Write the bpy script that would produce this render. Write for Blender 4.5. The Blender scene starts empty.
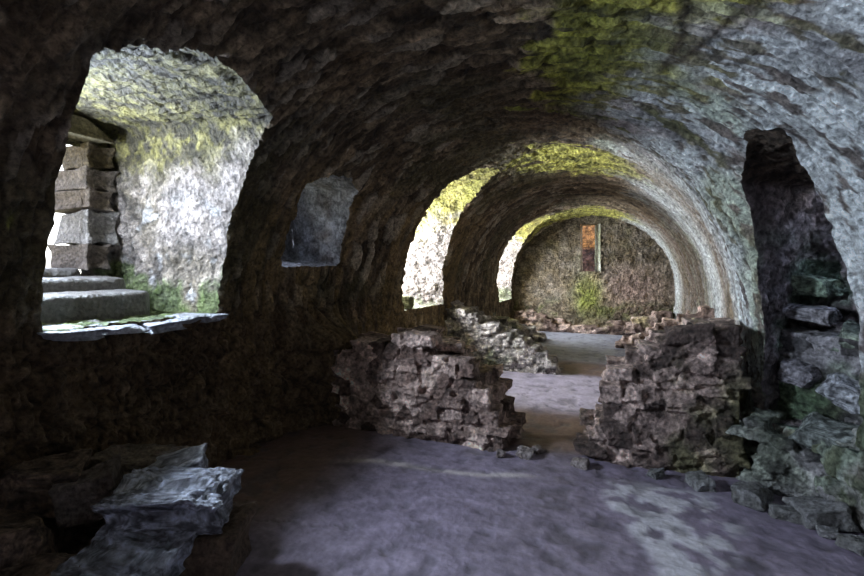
import bpy, math, random
import numpy as np
from mathutils import Vector, Euler, noise as mnoise

random.seed(7)
RNG = np.random.default_rng(11)
C = bpy.context.scene.collection
PI = math.pi

# ------------------------------------------------------------------ noise
def _hash(ix, iy, iz, seed):
    with np.errstate(over='ignore'):
        h = (ix.astype(np.int64) * 374761393 + iy.astype(np.int64) * 668265263 + iz.astype(np.int64) * 2147483647 + seed * 974711) & 0xFFFFFFFF
        h = ((h ^ (h >> 13)) * 1274126177) & 0xFFFFFFFF
        h = ((h ^ (h >> 16)) * 2246822519) & 0xFFFFFFFF
        h = h ^ (h >> 15)
    return (h & 0xFFFFFF).astype(np.float64) / 16777215.0

def vnoise(p, seed=0):
    i = np.floor(p).astype(np.int64); f = p - i
    f = f * f * (3 - 2 * f)
    out = 0
    for dx in (0, 1):
        wx = f[:, 0] if dx else 1 - f[:, 0]
        for dy in (0, 1):
            wy = f[:, 1] if dy else 1 - f[:, 1]
            for dz in (0, 1):
                wz = f[:, 2] if dz else 1 - f[:, 2]
                out = out + wx * wy * wz * _hash(i[:, 0] + dx, i[:, 1] + dy, i[:, 2] + dz, seed)
    return out

def fbm(p, octv=4, seed=0, gain=.5):
    a, s, t = 1.0, 0.0, 0.0
    for k in range(octv):
        s = s + a * (vnoise(p * 2.03 ** k + 17.3 * k, seed + k) - .5)
        t += a; a *= gain
    return s / t * 2          # about -1..1

def worley(p, seed=0, flat=False):
    """F1, F2 and a random number of the nearest cell"""
    i = np.floor(p).astype(np.int64)
    n = len(p)
    f1 = np.full(n, 9.); f2 = np.full(n, 9.); cid = np.zeros(n)
    for dx in (-1, 0, 1):
        for dy in (-1, 0, 1):
            for dz in ((0,) if flat else (-1, 0, 1)):
                a, b, c = i[:, 0] + dx, i[:, 1] + dy, i[:, 2] + dz
                qx = a + .1 + .8 * _hash(a, b, c, seed + 1); qy = b + .1 + .8 * _hash(a, b, c, seed + 2)
                d = (qx - p[:, 0]) ** 2 + (qy - p[:, 1]) ** 2
                if not flat:
                    qz = c + .1 + .8 * _hash(a, b, c, seed + 3)
                    d = d + (qz - p[:, 2]) ** 2
                r = _hash(a, b, c, seed + 4)
                near = d < f1
                f2 = np.where(near, f1, np.minimum(f2, d))
                cid = np.where(near, r, cid)
                f1 = np.where(near, d, f1)
    return np.sqrt(f1), np.sqrt(f2), cid

def sstep(a, b, x):
    t = np.clip((x - a) / (b - a), 0, 1)
    return t * t * (3 - 2 * t)

def P3(a, b, c=None):
    a = np.asarray(a, float).ravel(); b = np.asarray(b, float).ravel()
    c = np.zeros_like(a) if c is None else np.asarray(c, float).ravel()
    return np.stack([a, b, c], 1)

def mixc(a, b, t):
    t = np.asarray(t)[:, None]
    return a * (1 - t) + np.asarray(b) * t

# ------------------------------------------------------------------ mesh helpers
def build_mesh(name, V, F, col=None, smooth=True):
    me = bpy.data.meshes.new(name)
    F = np.asarray(F, np.int32); k = F.shape[1]
    me.vertices.add(len(V)); me.vertices.foreach_set('co', np.asarray(V, np.float32).ravel())
    me.loops.add(F.size); me.loops.foreach_set('vertex_index', F.ravel())
    me.polygons.add(len(F)); me.polygons.foreach_set('loop_start', np.arange(0, F.size, k, dtype=np.int32))
    me.update(calc_edges=True)
    me.polygons.foreach_set('use_smooth', np.full(len(F), smooth))
    if col is not None: set_col(me, col)
    me.validate()
    return me

def set_col(me, col):
    at = me.color_attributes.new('stone_colour', 'FLOAT_COLOR', 'POINT')
    c = np.ones((len(me.vertices), 4), np.float32); c[:, :3] = np.clip(col, 0, 1)
    at.data.foreach_set('color', c.ravel())

def link(name, me, mat, parent=None, loc=None, **props):
    o = bpy.data.objects.new(name, me); C.objects.link(o)
    if mat is not None and me is not None:
        me.materials.clear(); me.materials.append(mat)
    if parent: o.parent = parent
    if loc is not None: o.location = loc
    for k, v in props.items(): o[k] = v
    return o

def empty(name, loc=(0, 0, 0), **props):
    o = bpy.data.objects.new(name, None); C.objects.link(o); o.location = loc
    for k, v in props.items(): o[k] = v
    return o

def grid_faces(nr, nc):
    r, c = np.meshgrid(np.arange(nr - 1), np.arange(nc - 1), indexing='ij')
    a = (r * nc + c).ravel()
    return np.stack([a, a + 1, a + nc + 1, a + nc], 1)

def grid_normals(P):
    du = np.gradient(P, axis=0); dv = np.gradient(P, axis=1)
    n = np.cross(du, dv)
    return n / (np.linalg.norm(n, axis=2, keepdims=True) + 1e-9)

# ------------------------------------------------------------------ materials
def stone_mat(name, fine=28., bump=.6, dist=.02, rough=.9, spec=.25, var=.45, sheen=0.):
    m = bpy.data.materials.new(name); m.use_nodes = True
    nt = m.node_tree; N = nt.nodes; L = nt.links
    for n in list(N): N.remove(n)
    out = N.new('ShaderNodeOutputMaterial'); b = N.new('ShaderNodeBsdfPrincipled')
    L.new(b.outputs[0], out.inputs[0])
    at = N.new('ShaderNodeAttribute'); at.attribute_name = 'stone_colour'
    tc = N.new('ShaderNodeTexCoord')
    n1 = N.new('ShaderNodeTexNoise'); n1.inputs['Scale'].default_value = fine; n1.inputs['Detail'].default_value = 6; n1.inputs['Roughness'].default_value = .7
    n2 = N.new('ShaderNodeTexNoise'); n2.inputs['Scale'].default_value = fine * .28; n2.inputs['Detail'].default_value = 5
    vo = N.new('ShaderNodeTexVoronoi'); vo.inputs['Scale'].default_value = fine * .9
    for n in (n1, n2, vo): L.new(tc.outputs['Object'], n.inputs['Vector'])
    # colour variation
    mr = N.new('ShaderNodeMapRange'); mr.inputs['From Min'].default_value = .3; mr.inputs['From Max'].default_value = .7
    mr.inputs['To Min'].default_value = 1 - var; mr.inputs['To Max'].default_value = 1 + var
    L.new(n1.outputs[0], mr.inputs['Value'])
    mul = N.new('ShaderNodeVectorMath'); mul.operation = 'SCALE'
    L.new(at.outputs['Color'], mul.inputs[0]); L.new(mr.outputs[0], mul.inputs['Scale'])
    mr2 = N.new('ShaderNodeMapRange'); mr2.inputs['From Min'].default_value = .3; mr2.inputs['From Max'].default_value = .7
    mr2.inputs['To Min'].default_value = .75; mr2.inputs['To Max'].default_value = 1.25
    L.new(n2.outputs[0], mr2.inputs['Value'])
    mul2 = N.new('ShaderNodeVectorMath'); mul2.operation = 'SCALE'
    L.new(mul.outputs[0], mul2.inputs[0]); L.new(mr2.outputs[0], mul2.inputs['Scale'])
    L.new(mul2.outputs[0], b.inputs['Base Color'])
    b.inputs['Roughness'].default_value = rough; b.inputs['Specular IOR Level'].default_value = spec
    # bump
    ad = N.new('ShaderNodeMath'); ad.operation = 'ADD'; L.new(n1.outputs[0], ad.inputs[0])
    m3 = N.new('ShaderNodeMath'); m3.operation = 'MULTIPLY'; m3.inputs[1].default_value = .5
    L.new(vo.outputs['Distance'], m3.inputs[0]); L.new(m3.outputs[0], ad.inputs[1])
    ad2 = N.new('ShaderNodeMath'); ad2.operation = 'ADD'; L.new(ad.outputs[0], ad2.inputs[0]); L.new(n2.outputs[0], ad2.inputs[1])
    bp = N.new('ShaderNodeBump'); bp.inputs['Strength'].default_value = bump; bp.inputs['Distance'].default_value = dist
    L.new(ad2.outputs[0], bp.inputs['Height']); L.new(bp.outputs[0], b.inputs['Normal'])
    return m

M_VAULT = stone_mat('vault_masonry', 26., 1., .075, .75, .35, .75)
M_RUBBLE = stone_mat('rubble_stone', 32., 1., .055, .75, .35, .65)
M_FLOOR = stone_mat('worn_floor', 20., .7, .012, .45, .5, .22)
M_SLAB = stone_mat('split_slab', 26., 1., .04, .42, .6, .5)
M_IRON = bpy.data.materials.new('rusty_iron'); M_IRON.use_nodes = True
M_IRON.node_tree.nodes['Principled BSDF'].inputs['Base Color'].default_value = (.03, .022, .02, 1)

# ------------------------------------------------------------------ the vault's own shape
YK = [-4, 3.3, 3.9, 4.3, 4.75, 5.6, 7, 9, 14]
XRK = [1.95, 1.8, 1.62, 1.42, 1.08, 1.14, 1.28, 1.4, 1.4]
XLY = [-4, 4.6, 6, 8, 14]; XLK = [-3.35, -3.35, -3.0, -2.82, -2.8]
CRY = [-4, 4, 8, 14]; CRK = [3.45, 3.4, 3.25, 3.15]
RQ, ZC, NE = 2.15, 1.05, 2.15
QMAX = 2 * ZC + PI * RQ
FARY = 13.6; BACKY = -3.2

def smooth_interp(y, a, b):
    return (np.interp(y - .2, a, b) + np.interp(y - .1, a, b) + np.interp(y, a, b) + np.interp(y + .1, a, b) + np.interp(y + .2, a, b)) / 5

def S(y, q):
    y = np.asarray(y, float); q = np.asarray(q, float)
    xl = smooth_interp(y, XLY, XLK); xr = smooth_interp(y, YK, XRK); cr = np.interp(y, CRY, CRK)
    cx, a, b = (xl + xr) / 2, (xr - xl) / 2, cr - ZC
    phi = np.clip((q - ZC) / RQ, 0, PI)
    c = -np.cos(phi); s = np.sin(phi); r = (np.abs(c) ** NE + np.abs(s) ** NE) ** (-1 / NE)
    x = cx + a * c * r; z = ZC + b * s * r
    z = np.where(q < ZC, q, z); z = np.where(q > ZC + PI * RQ, ZC - (q - ZC - PI * RQ), z)
    return np.stack([x, y, z], -1)

# base colours (the stones' own)
BROWN = np.array([.155, .10, .052]); GREY = np.array([.46, .365, .245]); DARK = np.array([.055, .038, .024])
LIME = np.array([.84, .90, .93]); ALGAE = np.array([.47, .45, .07]); MOSS = np.array([.10, .17, .025])
PALE = np.array([.52, .50, .50]); OCHRE = np.array([.36, .24, .10]); PINK = np.array([.30, .235, .225])

def masonry(y, q, big=False, seed=3):
    """height (m) and per-stone random of coursed rubble over surface coordinates"""
    y = y.ravel(); q = q.ravel()
    w = P3(y * 1.7, q * 1.7)
    j1 = fbm(P3(y * 13, q * 8), 3, 23); j2 = fbm(P3(y * 13, q * 8), 3, 33)
    wy = y + .12 * fbm(w, 3, 21) + .030 * j1; wq = q + .16 * fbm(w, 3, 31) + .05 * j2
    f1, f2, cid = worley(P3(wy / .060, wq / .17), seed, True)
    e = f2 - f1
    g1, g2, cid2 = worley(P3(wy / .13, wq / .26), seed + 9, True)
    e2 = g2 - g1
    sel = sstep(-.1, .15, fbm(P3(y * .9, q * .9), 3, 77))
    fade = np.clip(.75 + 1.2 * fbm(P3(y * 4, q * 3), 3, 79), .15, 1)
    e = sstep(0, .35, e); e2 = sstep(0, .28, e2)
    hs = (1 - fade * (1 - e)) * (.3 + .9 * cid) * (1 - sel) + (1 - fade * (1 - e2)) * (.3 + .9 * cid2) * sel
    ridge = 1 - np.abs(fbm(P3(wy * 16, wq * 3.2), 4, 41)) * 2.2
    hs = hs * .65 + .35 * ridge
    rnd = cid * (1 - sel) + cid2 * sel
    edge = 1 - fade * (1 - (e * (1 - sel) + e2 * sel))
    return hs, rnd, edge

# openings: corner-to-corner edges in surface coordinates (y, q), each paired with a point at the outside end
def dense(poly, step=.03):
    out, prm = [], []
    n = len(poly)
    for i in range(n):
        a = np.array(poly[i], float); b = np.array(poly[(i + 1) % n], float)
        k = max(2, int(np.linalg.norm(b - a) / step))
        for j in range(k):
            t = j / k
            out.append(a * (1 - t) + b * t); prm.append(i + t)
    return np.array(out), np.array(prm)

OPENINGS = {
 'stair': dict(
    poly=[(1.81, 1.36), (1.79, 1.94), (1.70, 2.43), (1.60, 2.92), (1.80, 3.06), (2.05, 3.16), (2.36, 3.13), (2.86, 2.97), (3.07, 2.40), (3.20, 1.78), (3.22, 1.34)],
    back=[(-4.65, 1.62, 1.36), (-4.65, 1.62, 1.94), (-4.65, 1.60, 2.43), (-4.65, 1.60, 3.12), (-4.65, 1.80, 3.16), (-4.65, 2.05, 3.18), (-4.65, 2.40, 3.2), (-4.65, 3.12, 3.12), (-4.65, 3.15, 2.40), (-4.65, 3.17, 1.78), (-4.65, 3.18, 1.34)]),
 'niche': dict(
    poly=[(3.98, 1.72), (3.90, 2.20), (3.84, 2.54), (3.97, 2.66), (4.42, 2.76), (4.69, 2.64), (4.84, 2.2), (4.94, 1.74)],
    back=[(-3.95, 3.98, 1.86), (-3.95, 3.95, 2.2), (-3.95, 3.9, 2.68), (-3.95, 4.0, 2.85), (-3.95, 4.4, 2.86), (-3.95, 4.9, 2.8), (-3.95, 5.05, 2.3), (-3.95, 5.1, 1.86)]),
 'window': dict(
    poly=[(6.38, 1.12), (6.24, 1.9), (6.20, 2.5), (6.12, 3.1), (6.25, 3.52), (6.67, 3.68), (7.09, 3.07), (7.31, 2.48), (7.55, 1.87), (7.74, 1.12)],
    back=[(-4.3, 6.25, 1.15), (-4.3, 6.25, 1.9), (-4.3, 6.25, 2.4), (-4.3, 6.25, 2.75), (-4.3, 6.4, 2.9), (-4.3, 6.7, 3.0), (-4.3, 7.1, 2.9), (-4.3, 7.3, 2.45), (-4.3, 7.35, 1.87), (-4.3, 7.4, 1.15)]),
 'far': dict(
    poly=[(11.75, .85), (11.45, 1.68), (11.2, 2.28), (11.1, 3.0), (11.6, 3.56), (12.3, 3.5), (12.85, 2.53), (13.05, 1.82), (13.25, .85)],
    back=[(-4.2, 11.3, .95), (-4.2, 11.3, 1.6), (-4.2, 11.3, 2.2), (-4.2, 11.3, 2.6), (-4.2, 11.7, 2.9), (-4.2, 12.3, 2.9), (-4.2, 12.8, 2.5), (-4.2, 12.9, 1.7), (-4.2, 13.0, .95)]),
 'behind': dict(
    poly=[(-1.9, .6), (-1.9, 2.6), (-1.2, 2.9), (-.5, 2.6), (-.5, .6)],
    back=[(-4.3, -1.8, .7), (-4.3, -1.8, 2.5), (-4.3, -1.2, 2.7), (-4.3, -.6, 2.5), (-4.3, -.6, .7)]),
 'recess': dict(
    poly=[(4.0, 6.08), (3.74, 6.17), (3.93, 6.6), (4.03, 6.95), (4.04, 7.5), (4.04, 8.35), (4.74, 8.35), (4.70, 7.48), (4.58, 6.99), (4.41, 6.44)],
    back=None),
}
# the recess goes back into the right-hand wall
_b = []
for (yy, qq) in OPENINGS['recess']['poly']:
    p = S(yy, qq)
    d = np.array([.62, .52, 0.]) * (1.0 if p[2] > 1.9 else .85)
    p2 = p + d
    if p[2] > 2.55: p2[2] = 2.47
    if yy > 4.35: p2 = p2 + np.array([-.05, .12, 0])
    if p[2] < 2.55 and yy < 4.1: p2 = p2 + np.array([.12, -.12, 0])
    p2[0] = max(p2[0], 1.62)
    _b.append(tuple(p2))
OPENINGS['recess']['back'] = _b

def pip(pts, poly):
    x, y = pts[:, 0], pts[:, 1]; ins = np.zeros(len(pts), bool)
    n = len(poly); j = n - 1
    for i in range(n):
        xi, yi = poly[i]; xj, yj = poly[j]
        c = ((yi > y) != (yj > y)) & (x < (xj - xi) * (y - yi) / (yj - yi + 1e-12) + xi)
        ins ^= c; j = i
    return ins

# ---- grid
ys = np.concatenate([np.arange(BACKY, 1.2, .06), np.arange(1.2, 5.0, .016), np.arange(5.0, 8.6, .026), np.arange(8.6, FARY + .06, .04)])
qs = np.linspace(-.22, QMAX + .22, 520)
NY, NQ = len(ys), len(qs)
YY, QQ = np.meshgrid(ys, qs, indexing='ij')
yf, qf = YY.ravel().copy(), QQ.ravel().copy()
F = grid_faces(NY, NQ)
fc = np.stack([yf[F].mean(1), qf[F].mean(1)], 1)
hole_id = np.full(len(F), -1)
info = []
for k, (nm, o) in enumerate(OPENINGS.items()):
    dp, pr = dense(o['poly'])
    if nm != 'behind':
        jit = fbm(P3(dp[:, 0] * 14, dp[:, 1] * 14, np.full(len(dp), k * 3.)), 3, 91) * .016
        cen = dp.mean(0); dirn = dp - cen; dirn /= np.linalg.norm(dirn, axis=1, keepdims=True)
        dp = dp + dirn * jit[:, None]
    ins = pip(fc, dp); hole_id[ins] = k
    info.append((nm, o, dp, pr))
# boundary loops + snap
loops = []
for k, (nm, o, dp, pr) in enumerate(info):
    fi = F[hole_id == k]
    e = {}
    for f in fi:
        for a, b in zip(f, np.roll(f, -1)):
            key = (int(a), int(b))
            if (key[1], key[0]) in e: del e[(key[1], key[0])]
            else: e[key] = 1
    nxt = {a: b for a, b in e}
    start = next(iter(nxt)); lp = [start]; c = nxt[start]
    while c != start and len(lp) < 100000: lp.append(c); c = nxt[c]
    lp = np.array(lp)
    pts = np.stack([yf[lp], qf[lp]], 1)
    d = ((pts[:, None, :] - dp[None]) ** 2).sum(2)
    # project on the two segments beside the nearest point
    j = d.argmin(1); best = None
    n = len(dp)
    newp = dp[j].copy(); newd = d[np.arange(len(lp)), j].copy(); prm = pr[j].copy()
    for s in (-1, 0):
        A = dp[(j + s) % n]; B = dp[(j + s + 1) % n]
        t = np.clip(((pts - A) * (B - A)).sum(1) / (((B - A) ** 2).sum(1) + 1e-12), 0, 1)
        Q = A + (B - A) * t[:, None]; dd = ((pts - Q) ** 2).sum(1)
        pa = pr[(j + s) % n]; pb = pr[(j + s + 1) % n]; pb = np.where(pb < pa - .5, pb + len(o['poly']), pb)
        m = dd < newd
        newp[m] = Q[m]; newd[m] = dd[m]; prm[m] = (pa + (pb - pa) * t)[m]
    yf[lp] = newp[:, 0]; qf[lp] = newp[:, 1]
    loops.append((lp, prm))

base = S(yf, qf)
Nn = grid_normals(base.reshape(NY, NQ, 3)).reshape(-1, 3)
inward = np.array([-.8, 0, 1.4])
cxz = np.stack([-.85 + 0 * yf, yf, 1.4 + 0 * yf], 1)
flip = ((cxz - base) * Nn).sum(1) < 0
Nn[flip] *= -1
hs, rnd, edge = masonry(yf, qf)
phi = np.clip((qf - ZC) / RQ, 0, PI)
lowleft = sstep(1.5, 1.15, qf) * sstep(5.2, 4.6, yf)
rightlow = sstep(7.9, 8.2, qf)
big = np.clip(lowleft + rightlow, 0, 1)
amp = .032 * (1 + .9 * big)
# the lime render on the right flattens the stones
limeM = sstep(-.15, .25, fbm(P3(yf * 1.6, qf * .55), 4, 55) + (phi - 2.05) * 1.5 - np.maximum(yf - 5.2, 0) * .0)
limeM *= sstep(1.75, 2.05, phi)
amp = amp * (1 - .45 * limeM)
h = (hs - .55) * amp * 1.5 + .035 * fbm(P3(yf * 1.3, qf * 1.3), 3, 5) + .016 * fbm(P3(yf * 11, qf * 6), 4, 8) + .010 * fbm(P3(yf * 34, qf * 24), 3, 18)
h += .019 * (1 - limeM * .35) * (1 - 2.4 * np.abs(fbm(P3(yf * 22, qf * 7), 3, 141)))
h += .5 * np.exp(-((yf - 4.75) / .42) ** 2) * sstep(1.25, .85, qf)
f1b, f2b, cb = worley(P3(yf / .34, qf / .22), 71, True)
h += lowleft * (.07 * (sstep(0, .35, f2b - f1b) * (.3 + cb) - .5) + .03)
h += rightlow * .05 * (sstep(0, .35, f2b - f1b) * (.3 + cb) - .3)
V = base + Nn * h[:, None]

# ---- colours of the vault's stones, lime and growths
n_lo = fbm(P3(yf * .9, qf * .9), 3, 101); n_mid = fbm(P3(yf * 3.2, qf * 2.0), 4, 111); n_hi = fbm(P3(yf * 14, qf * 7), 4, 121)
streak = fbm(P3(yf * 7, qf * 1.1), 4, 131)
col = mixc(np.tile(BROWN, (len(V), 1)), GREY, np.clip(.35 + .6 * (rnd - .5) + .4 * n_mid, 0, 1) * .8)
col = mixc(col, [.24, .13, .07], np.clip(sstep(.3, .6, n_lo + .4 * n_mid) * .5, 0, 1))
col *= (.55 + .95 * rnd)[:, None] * (1 + .9 * n_hi[:, None] + .5 * streak[:, None]).clip(.35, 2)
lh = sstep(1.75, 1.3, phi) * sstep(1.2, 1.6, qf)
col = mixc(col, [.50, .43, .33], .7 * lh * sstep(.72, .85, rnd + .15 * n_mid))
col = mixc(col, [.17, .16, .05], .55 * lh * sstep(.0, .35, n_lo + .5 * n_mid - .05))
# darker blotches on the crown's left
col = mixc(col, DARK, .45 * sstep(-.2, .3, n_lo + .5 * n_mid - .1) * sstep(2.1, 1.5, phi))
# pier strips with ochre runs
pier = sstep(2.9, 2.4, qf) * sstep(.0, .3, streak + .1) * sstep(3.1, 3.4, yf) * sstep(9.5, 8, yf)
col = mixc(col, OCHRE * .9, .6 * pier)
# algae: yellow green; inner bands placed and paled to paint in side-window light
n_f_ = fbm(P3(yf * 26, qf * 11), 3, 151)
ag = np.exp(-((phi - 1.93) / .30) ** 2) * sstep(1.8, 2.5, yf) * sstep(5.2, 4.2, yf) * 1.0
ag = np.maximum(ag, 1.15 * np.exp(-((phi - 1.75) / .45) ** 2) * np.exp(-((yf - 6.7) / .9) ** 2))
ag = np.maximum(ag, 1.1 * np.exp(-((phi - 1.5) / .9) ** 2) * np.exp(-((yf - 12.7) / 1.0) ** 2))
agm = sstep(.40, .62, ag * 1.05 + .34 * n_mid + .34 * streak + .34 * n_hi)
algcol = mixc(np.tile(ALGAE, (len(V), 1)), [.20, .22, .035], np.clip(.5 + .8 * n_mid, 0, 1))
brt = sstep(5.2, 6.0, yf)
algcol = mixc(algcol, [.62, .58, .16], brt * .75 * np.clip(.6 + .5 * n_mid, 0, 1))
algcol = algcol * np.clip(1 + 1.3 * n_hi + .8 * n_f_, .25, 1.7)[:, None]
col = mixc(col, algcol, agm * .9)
# lime wash: near right side, cool white with grey and pink gaps
lc = mixc(np.tile(LIME, (len(V), 1)), [.36, .36, .38], np.clip(.45 + 1.1 * n_mid + .4 * streak, 0, 1))
lc = mixc(lc, [.44, .40, .26], sstep(4.9, 5.8, yf) * .7 * np.clip(.5 + streak, 0, 1))
n_f = fbm(P3(yf * 26, qf * 11), 3, 151)
lc = mixc(lc, [.50, .58, .42], .65 * sstep(.05, .4, fbm(P3(yf * 1.5, qf * 1.2), 4, 171)))
lc = mixc(lc, [.46, .37, .37], .6 * sstep(.08, .35, fbm(P3(yf * 3, qf * 1.6), 4, 181)))
gap = sstep(.0, .10, streak * .45 + .7 * fbm(P3(yf * 15, qf * 4), 3, 161) + n_hi * .6 + n_mid * .35 + .6 * n_f - .07)
limA = limeM * (1 - .9 * gap)
col = mixc(col, mixc(np.tile([.13, .105, .105], (len(V), 1)), [.15, .15, .08], sstep(0, .3, n_mid)), limeM * gap * .85)
col = mixc(col, lc, limA)
# two dark seams running down from the crown
for (ya, qa, yb, qb) in ((2.75, 5.38, 3.75, 5.42), (2.75, 5.62, 3.75, 5.42)):
    tq = qa + (qb - qa) * (yf - ya) / (yb - ya) + .03 * n_mid
    sm = np.exp(-((qf - tq) / .03) ** 2) * sstep(ya - 1.2, ya - .6, yf) * sstep(yb + .05, yb - .1, yf)
    col = mixc(col, DARK, .85 * sm)
# lime further in, with window-lit bands and unlit brown strips painted in
lit_bands = np.exp(-((yf - 5.3) / .35) ** 2) + np.exp(-((yf - 7.7) / 1.0) ** 2) + np.exp(-((yf - 13.0) / .9) ** 2)
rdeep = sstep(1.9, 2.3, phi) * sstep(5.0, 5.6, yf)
col = mixc(col, [.70, .73, .74], np.clip(rdeep * lit_bands * (.85 + 1.3 * streak + .6 * n_hi), 0, .92))
col = mixc(col, [.20, .13, .08], np.clip(rdeep * (1 - np.clip(lit_bands, 0, 1)) * .7, 0, 1))
# mossy green on right wall low down
col = mixc(col, [.16, .24, .16], sstep(.1, .5, n_mid + .2) * sstep(6.6, 7.0, qf) * .5 * sstep(5, 4, yf))
# left wall below the openings: earthy
earth = lowleft
col = mixc(col, np.array([.20, .125, .065]), earth * .65)
col *= (.42 + .58 * edge)[:, None]
dk = sstep(.5, .75, rnd) * sstep(.1, .5, n_mid)
col *= (1 - .35 * dk)[:, None]

keep = hole_id < 0
def sub_mesh(name, mask, kind_label=None, **props):
    f = F[mask]; used = np.unique(f); mp = np.zeros(len(V), np.int64); mp[used] = np.arange(len(used))
    me = build_mesh(name, V[used], mp[f][:, ::-1], col[used])
    return link(name, me, M_VAULT, kind='structure', **props)
fq = fc[:, 1]
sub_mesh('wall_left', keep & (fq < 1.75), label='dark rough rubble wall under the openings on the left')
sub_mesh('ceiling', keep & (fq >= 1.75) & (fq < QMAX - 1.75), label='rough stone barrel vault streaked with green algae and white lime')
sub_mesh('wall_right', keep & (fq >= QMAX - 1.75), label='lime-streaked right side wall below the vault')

# ------------------------------------------------------------------ reveals behind each opening
def displace_grid(P, amp, seed, ramp0=True, size=(.2, .2, .16), flipto=None):
    nr, nc = P.shape[:2]
    n = grid_normals(P)
    if flipto is not None:
        s = ((np.asarray(flipto) - P) * n).sum(2, keepdims=True); n = np.where(s < 0, -n, n)
    p = P.reshape(-1, 3)
    w = p + .07 * np.stack([fbm(p * 4, 3, seed + 1), fbm(p * 4, 3, seed + 2), fbm(p * 4, 3, seed + 3)], 1) + .03 * np.stack([fbm(p * 16, 3, seed + 11), fbm(p * 16, 3, seed + 12), fbm(p * 16, 3, seed + 13)], 1)
    f1, f2, cid = worley(w / np.array(size), seed)
    fade = np.clip(.7 + 1.3 * fbm(p * 3, 3, seed + 15), .1, 1)
    e = 1 - fade * (1 - sstep(0, .3, f2 - f1))
    h = amp * .6 * (e * (.4 + .9 * cid) - .6) + amp * .7 * fbm(p * 8, 4, seed + 5) + amp * .75 * fbm(p * 26, 4, seed + 6)
    if ramp0:
        r = np.clip(np.arange(nr) / 4., 0, 1)[:, None] * np.ones(nc)[None]
        h = h * r.ravel()
    return P + n * h.reshape(nr, nc, 1), cid, e

def reveal(k, nrows, colourf, name, label, amp=.03, rot=0):
    nm, o, dp, pr = info[k]; lp, prm = loops[k]
    front = V[lp]
    bk = np.array(o['back'], float); nb = len(bk)
    i0 = np.floor(prm).astype(int) % nb; t = (prm - np.floor(prm))[:, None]
    back = bk[i0] * (1 - t) + bk[(i0 + 1) % nb] * t
    tt = np.linspace(0, 1, nrows)[:, None, None]
    Pg = front[None] * (1 - tt) + back[None] * tt
    Pg = np.concatenate([Pg, Pg[:, :1]], 1)
    cen = (front.mean(0) + back.mean(0)) / 2
    axis = np.linspace(0, 1, nrows)[:, None, None] * (back.mean(0) - front.mean(0)) + front.mean(0)
    Pd, cid, e = displace_grid(Pg, amp, 40 + k, True, flipto=np.broadcast_to(axis, Pg.shape))
    Pd[:, -1] = Pd[:, 0]
    p = Pd.reshape(-1, 3)
    c = colourf(p, cid, e, np.repeat(np.arange(nrows) / (nrows - 1), Pg.shape[1]))
    me = build_mesh(name, p, grid_faces(nrows, Pg.shape[1]), c)
    return link(name, me, M_VAULT, kind='structure', label=label)

def c_stair(p, cid, e, t):
    n = fbm(p * 2.2, 4, 7); m = fbm(p * 8, 4, 8)
    c = mixc(np.tile([.42, .37, .35], (len(p), 1)), [.17, .14, .12], np.clip(.4 + 1.4 * m + .5 * n, 0, 1))
    c = mixc(c, [.30, .25, .16], .45 * sstep(-.1, .5, n))
    c = mixc(c, [.66, .66, .68], .6 * sstep(.15, .5, m) * sstep(2.6, 2.2, p[:, 2]))
    top = sstep(2.5, 2.85, p[:, 2] + .25 * n + .15 * m); m2 = fbm(p * 16, 4, 9)
    c *= (1 + .8 * m2)[:, None]
    c = mixc(c, mixc(np.tile([.17, .15, .035], (len(p), 1)), [.05, .042, .018], sstep(-.12, .2, m * .9 + m2 * .7)), .9 * top)
    c = mixc(c, MOSS, .75 * sstep(1.85, 1.6, p[:, 2] + .6 * n + .4 * m))
    return c * (.5 + .5 * e)[:, None] * (.75 + .45 * cid)[:, None]
def c_niche(p, cid, e, t):
    m = fbm(p * 7, 4, 18)
    c = mixc(np.tile([.50, .52, .58], (len(p), 1)), [.20, .18, .17], np.clip(.4 + 1.1 * m, 0, 1))
    return c * (.5 + .5 * e)[:, None] * (.75 + .45 * cid)[:, None]
def c_window(p, cid, e, t):
    n = fbm(p * 2.2, 4, 27); m = fbm(p * 8, 4, 28)
    c = mixc(np.tile([.50, .44, .41], (len(p), 1)), [.24, .19, .16], np.clip(.35 + 1.0 * m, 0, 1))
    c *= (1 + .8 * fbm(p * 14, 4, 29))[:, None]
    top = sstep(2.2, 2.7, p[:, 2] + .4 * n + .3 * m)
    c = mixc(c, mixc(np.tile([.50, .48, .09], (len(p), 1)), [.30, .25, .05], np.clip(.4 + 1.2 * m, 0, 1)), .9 * top)
    c = mixc(c, MOSS, .5 * sstep(1.25, 1.1, p[:, 2] + .3 * m))
    return c * (.5 + .5 * e)[:, None] * (.75 + .45 * cid)[:, None]
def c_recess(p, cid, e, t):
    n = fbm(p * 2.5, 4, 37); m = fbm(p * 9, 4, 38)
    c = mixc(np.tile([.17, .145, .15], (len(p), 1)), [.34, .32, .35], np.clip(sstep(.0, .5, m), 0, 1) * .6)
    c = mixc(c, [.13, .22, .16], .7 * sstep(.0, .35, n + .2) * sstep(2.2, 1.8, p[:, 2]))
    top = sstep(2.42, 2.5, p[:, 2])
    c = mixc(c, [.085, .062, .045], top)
    return 1.45 * c * (.4 + .6 * e)[:, None] * (.7 + .5 * cid)[:, None] * np.clip(1 + 1.2 * fbm(p * 18, 3, 39), .4, 2)[:, None]

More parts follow.
